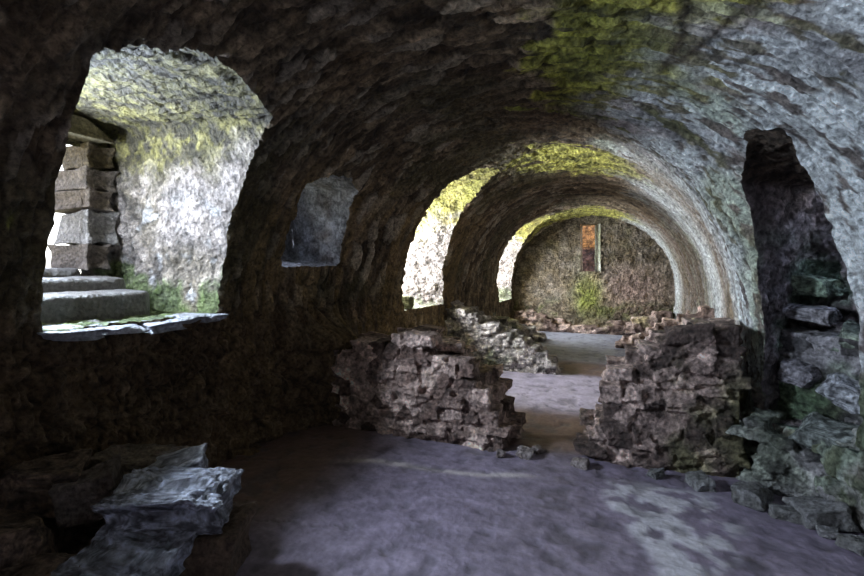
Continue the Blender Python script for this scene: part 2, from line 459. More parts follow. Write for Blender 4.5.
reveal(0, 76, c_stair, 'window_1', 'deep splayed stair opening with pitted pale stone sides and mossy head', .03)
reveal(1, 40, c_niche, 'window_2', 'small high niche window with pale pitted stone', .025)
reveal(2, 60, c_window, 'window_3', 'tall arched side window with yellow algae on its head', .035)
reveal(3, 40, c_window, 'window_4', 'farthest arched side window beside the end wall', .03)
reveal(4, 16, c_niche, 'added_opening', 'unseen side opening added behind the viewer for light', .02)  # opening added behind the camera to light the foreground
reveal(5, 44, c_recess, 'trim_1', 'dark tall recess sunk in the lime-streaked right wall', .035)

def patch(name, O, U, W, nu, nv, amp, seed, colourf, label, toward, keepf=None, size=(.22, .22, .14), mat=None, **props):
    O, U, W = map(lambda a: np.array(a, float), (O, U, W))
    a, b = np.meshgrid(np.linspace(0, 1, nu), np.linspace(0, 1, nv), indexing='ij')
    P = O + a[..., None] * U + b[..., None] * W
    Pd, cid, e = displace_grid(P, amp, seed, False, size, flipto=np.broadcast_to(np.array(toward, float), P.shape))
    p = Pd.reshape(-1, 3)
    c = colourf(p, cid, e, a.ravel())
    f = grid_faces(nu, nv)
    if keepf is not None:
        ctr = P.reshape(-1, 3)[f].mean(1); f = f[keepf(ctr)]
        used = np.unique(f); mp = np.zeros(len(p), int); mp[used] = np.arange(len(used)); p = p[used]; c = c[used]; f = mp[f]
    me = build_mesh(name, p, f, c)
    return link(name, me, mat or M_VAULT, kind='structure', label=label, **props)

# outer wall of the stair opening, with its doorway left open to the sky
patch('wall_outer', (-4.62, 1.3, 1.0), (0, 2.1, 0), (0, 0, 2.5), 110, 120, .03, 61, c_stair, 'outer wall around the doorway at the top of the steps', (0, 2.4, 2),
      keepf=lambda c: ~((c[:, 1] > 1.75) & (c[:, 1] < 2.86) & (c[:, 2] > 1.2) & (c[:, 2] < 2.9)))
# back of the small niche: its near side is a slit to the open
patch('wall_niche', (-3.95, 4.52, 1.6), (0, .80, 0), (0, 0, 1.5), 40, 86, .03, 62, c_niche, 'pale stone back of the small high niche', (0, 4.5, 2))
# back of the tall recess in the right wall
bk = np.array(OPENINGS['recess']['back'])
def c_recback(p, cid, e, t):
    c = c_recess(np.stack([p[:, 0], p[:, 1], np.minimum(p[:, 2], 2.3)], 1), cid, e, t)
    return mixc(c, [.22, .19, .20], .35 * sstep(1.8, 2.2, p[:, 2]))
A = np.array([1.45, 5.35, 0.]); B = np.array([2.60, 3.82, 0.])
patch('wall_recess', A + [0, 0, -.1], B - A, (0, 0, 2.9), 90, 190, .065, 63, c_recback, 'knobbly dark rubble back of the tall right recess', (0, 4, 1.5), size=(.15, .15, .12))

# ------------------------------------------------------------------ end walls
def c_far(p, cid, e, t):
    n = fbm(p * 1.2, 3, 47); m = fbm(p * 5, 4, 48)
    x, z = p[:, 0], p[:, 2]
    c = mixc(np.tile([.20, .155, .10], (len(p), 1)), [.34, .29, .24], np.clip(.3 + 1.0 * m, 0, 1))
    c = mixc(c, [.60, .42, .36], .85 * np.exp(-((x - .35) / .75) ** 2 - ((z - 1.15) / .55) ** 2) * np.clip(.9 + m, 0, 1))  # pinkish lighter patch paints in light from the last side window
    c = mixc(c, [.32, .36, .07], .9 * np.clip(np.exp(-((x + .75) / .33) ** 2 - ((z - .95) / .5) ** 2) * (1.2 + m), 0, 1))
    c = mixc(c, [.18, .20, .05], .8 * np.clip(np.exp(-((z - .55) / .25) ** 2) * sstep(-.1, .4, m + .3 * n) , 0, 1))
    c = mixc(c, [.15, .17, .06], .5 * sstep(.0, .5, n) * sstep(1.6, 2.2, z))
    return c * (.45 + .55 * e)[:, None] * (.65 + .6 * cid)[:, None]
WX0, WX1, WZ0, WZ1 = -.93, -.42, 1.62, 2.93
patch('wall_far', (-3.1, FARY, -.1), (4.9, 0, 0), (0, 0, 3.6), 230, 170, .035, 64, c_far, 'mossy rubble end wall with one narrow window', (-.7, 5, 1.5),
      keepf=lambda c: ~((c[:, 0] > WX0) & (c[:, 0] < WX1) & (c[:, 2] > WZ0) & (c[:, 2] < WZ1)), size=(.17, .2, .10))
def c_plain(p, cid, e, t):
    return mixc(np.tile(BROWN, (len(p), 1)), GREY, cid * .7) * (.5 + .5 * e)[:, None]
patch('wall_back', (-3.6, BACKY + .03, -.1), (5.8, 0, 0), (0, 0, 3.8), 60, 50, .04, 65, c_plain, 'plain rubble wall behind the viewer', (-.7, 3, 1.5))
# window in the end wall: reveal box and the orange masonry beyond
def c_lit_reveal(p, cid, e, t):  # pale right-hand reveal: the light on it is painted into the colour
    return mixc(np.tile([.55, .56, .50], (len(p), 1)), [.36, .36, .10], cid * .6) * (.6 + .4 * e)[:, None]
for i, (O, U, W, tw) in enumerate([((WX0, FARY - .02, WZ0), (-.0, .55, 0), (0, 0, WZ1 - WZ0), (-.6, 13.9, 2.3)),
                                   ((WX1, FARY - .02, WZ0), (-.17, .55, 0), (0, 0, WZ1 - WZ0), (-.6, 13.9, 2.3)),
                                   ((WX0, FARY - .02, WZ0), (WX1 - WX0, 0, 0), (0, .55, 0), (-.6, 13.9, 2.3)),
                                   ((WX0, FARY - .02, WZ1), (WX1 - WX0, 0, 0), (0, .55, 0), (-.6, 13.9, 2.3))]):
    nu, nv = (16, 36) if i < 2 else (14, 16)
    patch('window_6' if i == 0 else f'window_6_{("side","sill","head")[i-1]}', O, U, W, nu, nv, .015, 70 + i, c_lit_reveal if i == 1 else c_plain, 'stone reveal of the narrow end wall window', tw, size=(.2, .2, .2))
def c_orange(p, cid, e, t):
    z = p[:, 2]; m = fbm(p * 5, 4, 58)
    c = mixc(np.tile([.36, .165, .05], (len(p), 1)), [.17, .07, .03], np.clip(.3 + m, 0, 1))
    c = mixc(c, [.09, .045, .035], sstep(2.35, 2.25, z))
    return 1.45 * c * (.4 + .6 * e)[:, None] * (.7 + .5 * cid)[:, None] * np.clip(1 + 1.2 * fbm(p * 18, 3, 39), .4, 2)[:, None]
patch('wall_beyond', (-1.9, 14.9, 1.2), (1.52, 0, 0), (0, 0, 2.2), 60, 80, .03, 66, c_orange, 'orange-brown masonry seen through the end window', (-.6, 13, 2.2), size=(.2, .2, .1))

# ------------------------------------------------------------------ floor
fx = np.concatenate([np.arange(-3.75, 2.7, .028)]); fy = np.concatenate([np.arange(BACKY, 1.2, .08), np.arange(1.2, 5.2, .022), np.arange(5.2, 14.0, .05)])
FX, FY = np.meshgrid(fx, fy, indexing='ij')
x, y = FX.ravel(), FY.ravel()
p = P3(x, y)
z = .018 * fbm(p * .8, 3, 201) + .006 * fbm(p * 5, 4, 202) + .0025 * fbm(p * 26, 3, 203)
f1, f2, cid = worley(p / .9 + .25 * np.stack([fbm(p * 2, 4, 204), fbm(p * 2, 4, 205), 0 * x], 1), 206, True)
crack = sstep(.03, .0, f2 - f1) * sstep(-.15, .1, fbm(p * .9, 2, 207))
z -= .012 * crack; rg = fbm(P3(x * 5 + y * 3, y * 13 - x * 3), 4, 220); z += .003 * rg
pit = sstep(.30, .38, fbm(p * 7.5, 2, 208)); z -= .010 * pit
# raised worn patch on the right
px = sstep(-.05, .05, x + .08 - .27 * (4.1 - y) + .12 * fbm(p * 1.6, 3, 209)) * sstep(-.08, .08, 4.22 - y + .15 * fbm(p * 2, 2, 210)) * sstep(.12, -.12, x - .62 - .25 * (y - 3.1) + .35 * fbm(p * 2, 3, 211))
z += .01 * px
n = fbm(p * 1.3, 4, 212); m = fbm(p * 8, 4, 213)
c = mixc(np.tile([.19, .16, .22], (len(x), 1)), [.26, .225, .285], np.clip(.4 + .6 * n, 0, 1))
c = mixc(c, [.13, .11, .15], .35 * sstep(.05, .5, m + .2 * rg)); c *= np.clip(1 + .4 * fbm(p * 30, 3, 221), .5, 1.7)[:, None]
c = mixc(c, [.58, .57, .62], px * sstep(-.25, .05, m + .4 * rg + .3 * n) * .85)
# pale scar running across behind the near floor
scar = np.exp(-((y - (3.75 + .17 * (x + 2.2) + .10 * fbm(p * 1.5, 3, 214))) / .045) ** 2) * sstep(-3.0, -2.8, x) * sstep(-.5, -.9, x)
c = mixc(c, [.55, .50, .48], .75 * scar)
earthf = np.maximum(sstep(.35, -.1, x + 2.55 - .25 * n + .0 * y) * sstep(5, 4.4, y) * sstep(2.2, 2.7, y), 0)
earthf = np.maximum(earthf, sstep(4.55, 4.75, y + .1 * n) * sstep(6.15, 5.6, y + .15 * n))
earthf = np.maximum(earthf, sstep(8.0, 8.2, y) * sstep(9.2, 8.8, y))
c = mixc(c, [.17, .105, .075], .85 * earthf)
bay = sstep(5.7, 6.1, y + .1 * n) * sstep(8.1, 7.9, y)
c = mixc(c, [.42, .38, .48], .8 * bay)  # second bay's floor made paler: side-window light painted into the colour
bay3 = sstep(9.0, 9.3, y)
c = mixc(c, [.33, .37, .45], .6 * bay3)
c = mixc(c, [.08, .07, .08], .7 * np.clip(crack, 0, 1)); c = mixc(c, [.10, .09, .11], .5 * pit)
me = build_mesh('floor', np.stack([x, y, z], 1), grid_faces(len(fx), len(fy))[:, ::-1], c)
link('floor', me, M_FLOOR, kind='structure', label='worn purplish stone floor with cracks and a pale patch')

# ------------------------------------------------------------------ stones
_ico = {}
def ico(sub):
    if sub not in _ico:
        import bmesh
        bm = bmesh.new(); bmesh.ops.create_icosphere(bm, subdivisions=sub, radius=1)
        bm.verts.ensure_lookup_table()
        _ico[sub] = (np.array([v.co[:] for v in bm.verts]), np.array([[v.index for v in f.verts] for f in bm.faces])); bm.free()
    return _ico[sub]

def euler_m(rx, ry, rz):
    return np.array(Euler((rx, ry, rz)).to_matrix())

def stone_verts(dims, rng, sub=3, e=.45, cuts=5, rough=.06):
    v, f = ico(sub)
    p = np.sign(v) * np.abs(v) ** e
    p = p / np.maximum(np.abs(p).max(1, keepdims=True), 1e-6) * (np.linalg.norm(v, axis=1, keepdims=True)) * np.clip(np.linalg.norm(p, axis=1, keepdims=True) * .62, .7, 1.)
    for _ in range(cuts):
        nrm = rng.normal(size=3); nrm /= np.linalg.norm(nrm); d = rng.uniform(.62, .95)
        s = p @ nrm - d
        p = p - np.maximum(s, 0)[:, None] * nrm * .9
    off = rng.uniform(0, 50, 3)
    p = p * (1 + rough * 2 * fbm(p * 1.6 + off, 3, 5))[:, None] + rough * .5 * fbm(p * 5 + off, 3, 6)[:, None] * v
    lo, hi = p.min(0), p.max(0); p = (p - (lo + hi) / 2) / (hi - lo) * 2
    return p * np.asarray(dims) / 2, f

def remeshed(V_, F_, voxel):
    me = build_mesh('tmp', V_, F_)
    o = bpy.data.objects.new('tmp', me); C.objects.link(o)
    md = o.modifiers.new('r', 'REMESH'); md.mode = 'VOXEL'; md.voxel_size = voxel; md.use_smooth_shade = True
    dg = bpy.context.evaluated_depsgraph_get()
    ev = o.evaluated_get(dg)
    m2 = bpy.data.meshes.new_from_object(ev)
    bpy.data.objects.remove(o); bpy.data.meshes.remove(me)
    return m2

def rubble(name, p0, p1, thick, top, mat, colours, voxel=.014, sw=(.10, .30), sh=(.06, .15), seed=1, batter=.0, rough=.010, zmin=-.05, moss=0., **props):
    """a ruined wall of laid stones from p0 to p1; top = [(t, z), ...]; bedded into one weathered body"""
    rng = np.random.default_rng(seed)
    p0 = np.array(p0, float); p1 = np.array(p1, float); L = np.linalg.norm(p1 - p0); d = (p1 - p0) / L; nrm = np.array([-d[1], d[0]])
    rz = math.atan2(d[1], d[0])
    tz, tv = zip(*top)
    VV, FF, CC, RR = [], [], [], []; off = 0
    zmax = max(tv); layers = max(2, int(round(thick / .26)))
    z0 = zmin
    while z0 < zmax:
        hh = rng.uniform(*sh)
        for ly in range(layers):
            s = -rng.uniform(0, sw[1]); w0 = (ly + .5) / layers * thick
            while s < L + .05:
                w = rng.uniform(*sw)
                if rng.random() < .12: w *= 1.35
                cs = s + w / 2
                zt = min(np.interp((cs + w * .3) / L, tz, tv), np.interp((cs - w * .3) / L, tz, tv)) if cs + w * .42 < L + .02 else -1
                zc = z0 + hh / 2
                if zc + hh * .3 < zt + rng.uniform(-.06, .03) and cs > -.04:
                    dz = rng.normal(0, .010); dn = rng.normal(0, .009) + batter * zc * (1 if ly == 0 else 0)
                    dep = thick / layers * rng.uniform(1.1, 1.35)
                    v, f = stone_verts((w * rng.uniform(1.0, 1.1), dep, hh * rng.uniform(1.02, 1.2)), rng, 3, e=rng.uniform(.35, .55), cuts=3, rough=.09)
                    R = euler_m(rng.normal(0, .07), rng.normal(0, .07), rz + rng.normal(0, .06))
                    cpos = np.array([*(p0 + d * cs + nrm * (w0 + dn)), zc + dz])
                    VV.append(v @ R.T + cpos); FF.append(f + off); off += len(v)
                    CC.append(cpos); RR.append(rng.random())
                s += w
        z0 += hh * .93
    # packed core of small stuff just behind the faces
    nc = int(L / .07)
    for ci in range(nc):
        t = (ci + .5) / nc; zt = min(np.interp(t - .04, tz, tv), np.interp(t + .04, tz, tv)) - .15
        if zt < .05 or t < .05 or t > .95: continue
        bx = np.array([[sx, sy, sz] for sx in (-.045, .045) for sy in (.022, thick - .03) for sz in (-.05, zt)])
        bp = np.stack([p0[0] + d[0] * (L * t + bx[:, 0]) + nrm[0] * bx[:, 1], p0[1] + d[1] * (L * t + bx[:, 0]) + nrm[1] * bx[:, 1], bx[:, 2]], 1)
        VV.append(bp); q4 = np.array([[0, 1, 3, 2], [4, 6, 7, 5], [0, 4, 5, 1], [2, 3, 7, 6], [0, 2, 6, 4], [1, 5, 7, 3]])
        FF.append(np.concatenate([q4[:, [0, 1, 2]], q4[:, [0, 2, 3]]]) + off); off += 8
    m2 = remeshed(np.concatenate(VV), np.concatenate(FF), voxel)
    n = len(m2.vertices); co = np.empty(n * 3, np.float32); m2.vertices.foreach_get('co', co); co = co.reshape(-1, 3).astype(float)
    nr = np.empty(n * 3, np.float32); m2.vertices.foreach_get('normal', nr); nr = nr.reshape(-1, 3)
    co2 = co + nr * (rough * (1.1 * fbm(co * 12 + seed, 4, 300) + .8 * fbm(co * 34, 3, 301)))[:, None]
    co2[:, 2] = np.maximum(co2[:, 2], -.06)
    m2.vertices.foreach_set('co', co2.astype(np.float32).ravel()); m2.update()
    CC = np.array(CC); RR = np.array(RR)
    from mathutils.kdtree import KDTree
    kd = KDTree(len(CC))
    for i, c_ in enumerate(CC): kd.insert(c_, i)
    kd.balance()
    idx = np.fromiter((kd.find(c_)[1] for c_ in co), int, n)
    r = RR[idx]
    a, b, c3 = map(np.array, colours)
    nm_ = fbm(co * 6, 4, 303); nl = fbm(co * 1.5 + 9, 3, 304)
    cl = mixc(np.tile(a, (n, 1)), b, np.clip((r - .2) * 1.1 + .5 * nm_, 0, 1))
    cl = mixc(cl, c3, sstep(.2, .6, nl + .3 * nm_ + .3 * (r - .5)) * .7)
    cl = mixc(cl, MOSS * 1.1, moss * sstep(.0, .5, nl + .4 * nm_))
    cl *= (.6 + .8 * r)[:, None] * np.clip(1 + 1.0 * fbm(co * 22, 3, 306), .4, 2)[:, None]
    set_col(m2, cl)
    m2.polygons.foreach_set('use_smooth', np.full(len(m2.polygons), True))
    m2.name = name
    return link(name, m2, mat, **props)

STONE = ([.22, .145, .12], [.68, .52, .46], [.42, .29, .15])
STONE_D = ([.17, .12, .105], [.62, .47, .42], [.26, .22, .12])
STONE_L = ([.30, .27, .26], [.52, .47, .45], [.30, .33, .22])
GR = 'ruined cross walls between the bays'
rubble('rubble_wall', (-2.95, 4.50), (-.90, 4.46), .72,
       [(0, .95), (.18, 1.0), (.3, 1.06), (.42, 1.14), (.54, 1.10), (.60, 1.0), (.70, .92), (.78, .80), (.85, .70), (.89, .60), (.91, .42), (.95, .32), (.97, .2), (1, .15)],
       M_RUBBLE, STONE, .011, seed=5, sw=(.11, .30), sh=(.06, .14), label='broken rubble wall left of the gap, its top stepping down to the floor', category='stone wall', kind='thing', group=GR)
rubble('rubble_wall', (-.25, 4.56), (1.02, 4.60), .8,
       [(0, .25), (.05, .5), (.10, .68), (.17, .88), (.26, 1.0), (.42, 1.16), (.55, 1.26), (.7, 1.30), (.85, 1.42), (1, 1.46)],
       M_RUBBLE, STONE_D, .011, seed=8, sw=(.11, .32), sh=(.065, .16), moss=.25, label='dark rubble wall right of the gap, climbing to the lime-streaked pier', category='stone wall', kind='thing', group=GR)
rubble('rubble_wall', (-2.9, 7.9), (-.86, 7.92), .6,
       [(0, 1.15), (.12, 1.08), (.3, .95), (.5, .76), (.7, .58), (.85, .40), (.93, .32), (.97, .2), (1, .12)],
       M_RUBBLE, STONE_L, .022, sw=(.08, .2), sh=(.05, .11), seed=12, moss=.3, label='pale low wall in the second bay, sloping down to the bright floor', category='stone wall', kind='thing', group=GR)
rubble('rubble_wall', (.02, 7.9), (1.5, 7.9), .7,
       [(0, .12), (.15, .35), (.3, .6), (.5, .82), (.7, 1.05), (.85, 1.22), (1, 1.3)],
       M_RUBBLE, STONE, .024, seed=15, label='rubble slope rising to the right behind the dark right-hand wall', category='stone wall', kind='thing', group=GR)
rubble('rubble_wall', (-2.9, 11.0), (-1.5, 11.1), .6, [(0, .75), (.4, .5), (.8, .3), (1, .12)],
       M_RUBBLE, STONE_L, .03, seed=18, moss=.4, label='farthest low wall stub at left, below the last side window', category='stone wall', kind='thing', group=GR)
rubble('rubble_wall', (.05, 11.0), (1.5, 11.0), .6, [(0, .15), (.3, .4), (.7, .7), (1, .9)],
       M_RUBBLE, STONE, .03, seed=19, label='farthest low wall stub at right, before the end wall', category='stone wall', kind='thing', group=GR)
rubble('rubble_heap', (-2.6, 13.0), (1.3, 13.0), .6, [(0, .6), (.3, .3), (.5, .2), (.7, .38), (1, .7)],
       M_RUBBLE, STONE, .032, seed=21, sw=(.12, .34), moss=.3, label='line of fallen rubble along the foot of the end wall', category='rubble', kind='stuff')
rubble('rubble_heap', (1.0, 4.48), (2.0, 3.95), .55, [(0, .62), (.3, .50), (.5, .62), (.8, .75), (1, .6)],
       M_RUBBLE, ([.12, .115, .12], [.42, .41, .42], [.17, .19, .16]), .014, seed=25, sw=(.12, .30), sh=(.07, .15), moss=.12, label='damp greenish rubble slumped at the foot of the tall right recess', category='rubble', kind='stuff')

rubble('rubble_heap', (1.27, 4.98), (1.86, 4.22), .5, [(0, 1.35), (.3, 1.30), (.5, 1.2), (.7, 1.42), (1, 1.62)],
       M_RUBBLE, ([.10, .095, .10], [.32, .31, .33], [.12, .19, .14]), .014, seed=29, sw=(.14, .36), sh=(.07, .17), moss=.3, label='knobbly damp rubble filling the lower half of the tall right recess', category='rubble', kind='stuff')

# ------------------------------------------------------------------ single stones
def boulder(name, loc, dims, rot, seed, mat, base_c, alt_c, sub=5, layered=0., label='', category='stone', e=.5, rough=.07, cuts=7, group=None, parent=None, kind='thing'):
    rng = np.random.default_rng(seed)
    v, f = stone_verts(dims, rng, sub, e=e, cuts=cuts, rough=rough)
    if layered:
        # bedding planes: ledges along the long side, the split rock's grain
        zz = v[:, 2] / dims[2]
        nz = fbm(v * np.array([3, 5, 30]) / max(dims) * 1.0 + seed, 4, 400)
        lat = np.stack([v[:, 0], v[:, 1], 0 * v[:, 0]], 1); ln = np.linalg.norm(lat, axis=1, keepdims=True) + 1e-6
        v = v + lat / ln * (nz * layered * .6)[:, None]
        g = 1 - 2.2 * np.abs(fbm(np.stack([v[:, 0] * 11 + v[:, 1] * 5, v[:, 1] * 20 - v[:, 0] * 8, v[:, 2] * 8], 1) + seed, 5, 401, .6))
        v[:, 2] += (g - .4) * layered * .55 * (v[:, 2] > -.02 * 0)
    v = v + (v / (np.linalg.norm(v, axis=1, keepdims=True) + 1e-6)) * (.013 * fbm(v * 14 + seed, 4, 402) + .010 * fbm(v * 40, 3, 403))[:, None]
    R = euler_m(*rot); v = v @ R.T
    n1 = fbm(v * 5 + seed, 4, 410); n2 = 1.5 * fbm(v * 20 + seed, 3, 411)
    cl = mixc(np.tile(base_c, (len(v), 1)), alt_c, np.clip(.4 + .8 * n1 + .5 * n2, 0, 1))
    if layered > .009:
        vein = fbm(np.stack([v[:, 0] * 15 + v[:, 1] * 6, v[:, 1] * 36 - v[:, 0] * 12, v[:, 2] * 30], 1) + seed, 5, 412, .7)
        cl = mixc(cl, np.array(base_c) * 1.7, sstep(.02, .2, vein) * .8); cl = mixc(cl, np.array(alt_c) * .3, sstep(-.05, -.25, vein) * .8)
    me = build_mesh(name, v, f, cl)
    kw = dict(label=label) if label else {}
    if category: kw['category'] = category; kw['kind'] = kind
    if group: kw['group'] = group
    return link(name, me, mat, parent=parent, loc=loc, **kw)

SL, SLD = [.38, .41, .50], [.16, .16, .20]
BR, BRD = [.20, .14, .10], [.10, .075, .06]
AZ = math.radians(21.5)
G1 = 'fallen stones piled at the lower left'
boulder('stone_slab', (-2.38, 1.98, .45), (.70, .40, .20), (.14, -.04, AZ + .02), 57, M_SLAB, SL, SLD, 6, .045, 'large ridged blue-grey slab lying on top of the pile at lower left', 'stone slab', .42, .07, cuts=5, group=G1)
boulder('stone_slab', (-2.38, 1.66, .19), (.62, .44, .30), (.22, .06, AZ - .1), 33, M_SLAB, SL, SLD, 6, .04, 'tilted grey slab in front of and below the large ridged slab', 'stone slab', .45, .07, cuts=5, group=G1)
boulder('stone_block', (-2.16, 2.02, .17), (.42, .42, .38), (.0, .05, AZ + .1), 35, M_RUBBLE, BR, BRD, 5, .0, 'brown block carrying the right end of the large ridged slab', 'stone', .4, .05, group=G1)
boulder('stone_block', (-2.88, 1.84, .47), (.30, .28, .26), (.1, -.15, AZ + .4), 37, M_RUBBLE, [.24, .20, .18], BRD, 5, .008, 'rounded brown stone left of the large ridged slab', 'stone', .6, .06, group=G1)
boulder('stone_slab', (-2.66, 2.24, .46), (.44, .30, .20), (.25, -.28, AZ + .2), 39, M_SLAB, [.38, .39, .44], SLD, 5, .012, 'small pale pointed slab behind the large ridged slab', 'stone slab', .5, .06, group=G1)
boulder('stone_block', (-2.98, 2.16, .44), (.40, .30, .28), (.05, .12, AZ), 41, M_RUBBLE, [.25, .2, .15], BRD, 5, .008, 'brown stone with a pale top edge at the back of the pile', 'stone', .5, .06, group=G1)
boulder('stone_block', (-2.80, 2.30, .50), (.19, .16, .11), (.1, .1, .3), 43, M_RUBBLE, [.36, .34, .34], BR, 4, .0, 'fist-sized grey stone wedged between the pile\'s two rear stones', 'stone', .6, .06, group=G1)
boulder('stone_block', (-3.12, 1.74, .50), (.38, .36, .32), (.1, .1, .8), 45, M_RUBBLE, BR, BRD, 5, .01, 'shadowed stone topmost at the left edge of the pile', 'stone', .5, .07, group=G1)
boulder('stone_block', (-2.95, 1.46, .32), (.44, .36, .36), (-.1, .15, .4), 47, M_RUBBLE, BR, BRD, 5, .01, 'shadowed stone nearest the viewer at the left of the pile', 'stone', .5, .07, group=G1)
boulder('stone_block', (-2.66, 1.42, .18), (.44, .36, .30), (.1, .0, .9), 49, M_RUBBLE, BR, BRD, 5, .01, 'low dark stone under the left end of the tilted grey slab', 'stone', .5, .07, group=G1)
rubble('rubble_heap', (-3.35, 1.75), (-2.15, 2.1), .45, [(0, .48), (.4, .38), (.75, .32), (.9, .25), (1, .1)],
       M_RUBBLE, ([.10, .075, .06], [.19, .14, .11], [.13, .09, .06]), .016, seed=27, sw=(.14, .34), label='dark packed rubble under the fallen slabs at lower left', category='rubble', kind='stuff')

# stones strewn at the foot of the right-hand wall and about
G2 = 'loose stones along the foot of the right wall'
strew = [((.62, 4.34), .16, 'flat pale stone against the foot of the dark right-hand wall'),
         ((.95, 4.22), .22, 'broad greenish stone where the right wall meets the slumped rubble'),
         ((1.12, 4.02), .15, 'mid-grey stone lying in front of the broad greenish stone'),
         ((1.32, 4.05), .26, 'largest loose stone, below the hollow in the slumped rubble'),
         ((1.42, 3.72), .16, 'stone halfway along the line of loose stones, edge on'),
         ((1.60, 3.74), .22, 'dark wedge of stone beside the lime pier foot'),
         ((1.30, 3.86), .10, 'small chip between the two bigger loose stones'),
         ((1.52, 3.50), .13, 'small squat stone between the dark wedge of stone and the rounded nearest stone'),
         ((.30, 4.42), .11, 'small knobbly stone nearest the gap on its right side'),
         ((1.64, 3.40), .18, 'rounded stone nearest the viewer on the right')]
for i, ((sx, sy), sz, lb) in enumerate(strew):
    boulder('loose_stone', (sx, sy, sz * .24), (sz * 1.3, sz, sz * .62), (random.uniform(-.2, .2), random.uniform(-.2, .2), random.uniform(0, 3)), 60 + i,
            M_RUBBLE, [.28, .28, .29], [.13, .13, .12], 4, .004, lb, 'stone', .55, .07, group=G2)
G3 = 'small stones beside the gap in the cross wall'
for i, (sx, sy, sz, lb) in enumerate([(-.80, 4.42, .13, 'small pale stone at the low end of the left rubble wall'),
                                      (-.70, 4.58, .10, 'brown pebble inside the gap beside the left rubble wall'),
                                      (-1.02, 4.36, .09, 'little stone fallen in front of the left wall end'),
                                      (-.30, 4.40, .12, 'grey stone standing at the right side of the gap')]):
    boulder('loose_stone', (sx, sy, sz * .25), (sz * 1.3, sz, sz * .7), (.1, .1, i * .9), 80 + i, M_RUBBLE, [.36, .31, .30], [.18, .14, .13], 4, .003, lb, 'stone', .55, .07, group=G3)
# the round stone on the sill of the tall side window
boulder('loose_stone', (-3.04, 6.62, 1.22), (.24, .2, .2), (0, .1, .3), 90, M_RUBBLE, [.25, .25, .12], [.12, .12, .07], 4, .003, 'mossy round stone on the sill of the tall bright side window', 'stone', .7, .06)
# large stones inside the right recess
dx_ = [.05, .08, .12, .12, .12, .12, .10, .05]
G4 = 'large stones bedded in the tall right recess'
for i, (loc, dims, rot, a, b, lb) in enumerate([
    ((1.52, 4.98, 1.62), (.40, .22, .18), (0, 0, -.85), [.26, .34, .25], [.17, .22, .17], 'squared green-tinted block across the recess at head height'),
    ((1.86, 4.55, 1.60), (.26, .22, .34), (0, 0, -.85), [.15, .16, .15], [.08, .08, .08], 'dark upright block right of the squared green-tinted block'),
    ((1.45, 4.80, 1.40), (.42, .30, .12), (.1, .05, -.85), [.38, .37, .40], [.18, .17, .18], 'pale ledge stone just under the green-tinted block'),
    ((1.66, 4.50, 1.20), (.36, .30, .20), (.1, .3, -.7), [.28, .33, .27], [.14, .17, .14], 'tilted mossy stone above the pale wedge in the recess'),
    ((1.36, 4.72, .90), (.30, .28, .20), (.1, .2, -.85), [.26, .25, .28], [.14, .13, .14], 'grey stone beside the lime pier at knee height'),
    ((1.56, 4.42, .84), (.36, .28, .24), (.3, .35, -.6), [.44, .46, .50], [.22, .23, .25], 'pale wedge-shaped stone low in the recess'),
    ((1.74, 4.22, .98), (.28, .26, .26), (.1, .2, -.7), [.20, .22, .20], [.10, .11, .10], 'dark stone beside the right-hand lime pier'),
    ((1.45, 4.36, .50), (.44, .30, .22), (.1, .1, -.7), [.26, .29, .28], [.13, .15, .13], 'broad stone at the bottom of the recess')]):
    loc = (loc[0] + dx_[i] * .78, loc[1] + dx_[i] * .62, loc[2])
    boulder('bedded_stone', loc, dims, rot, 100 + i, M_RUBBLE, a, b, 5, .01, lb, 'stone', .45, .06, group=G4)

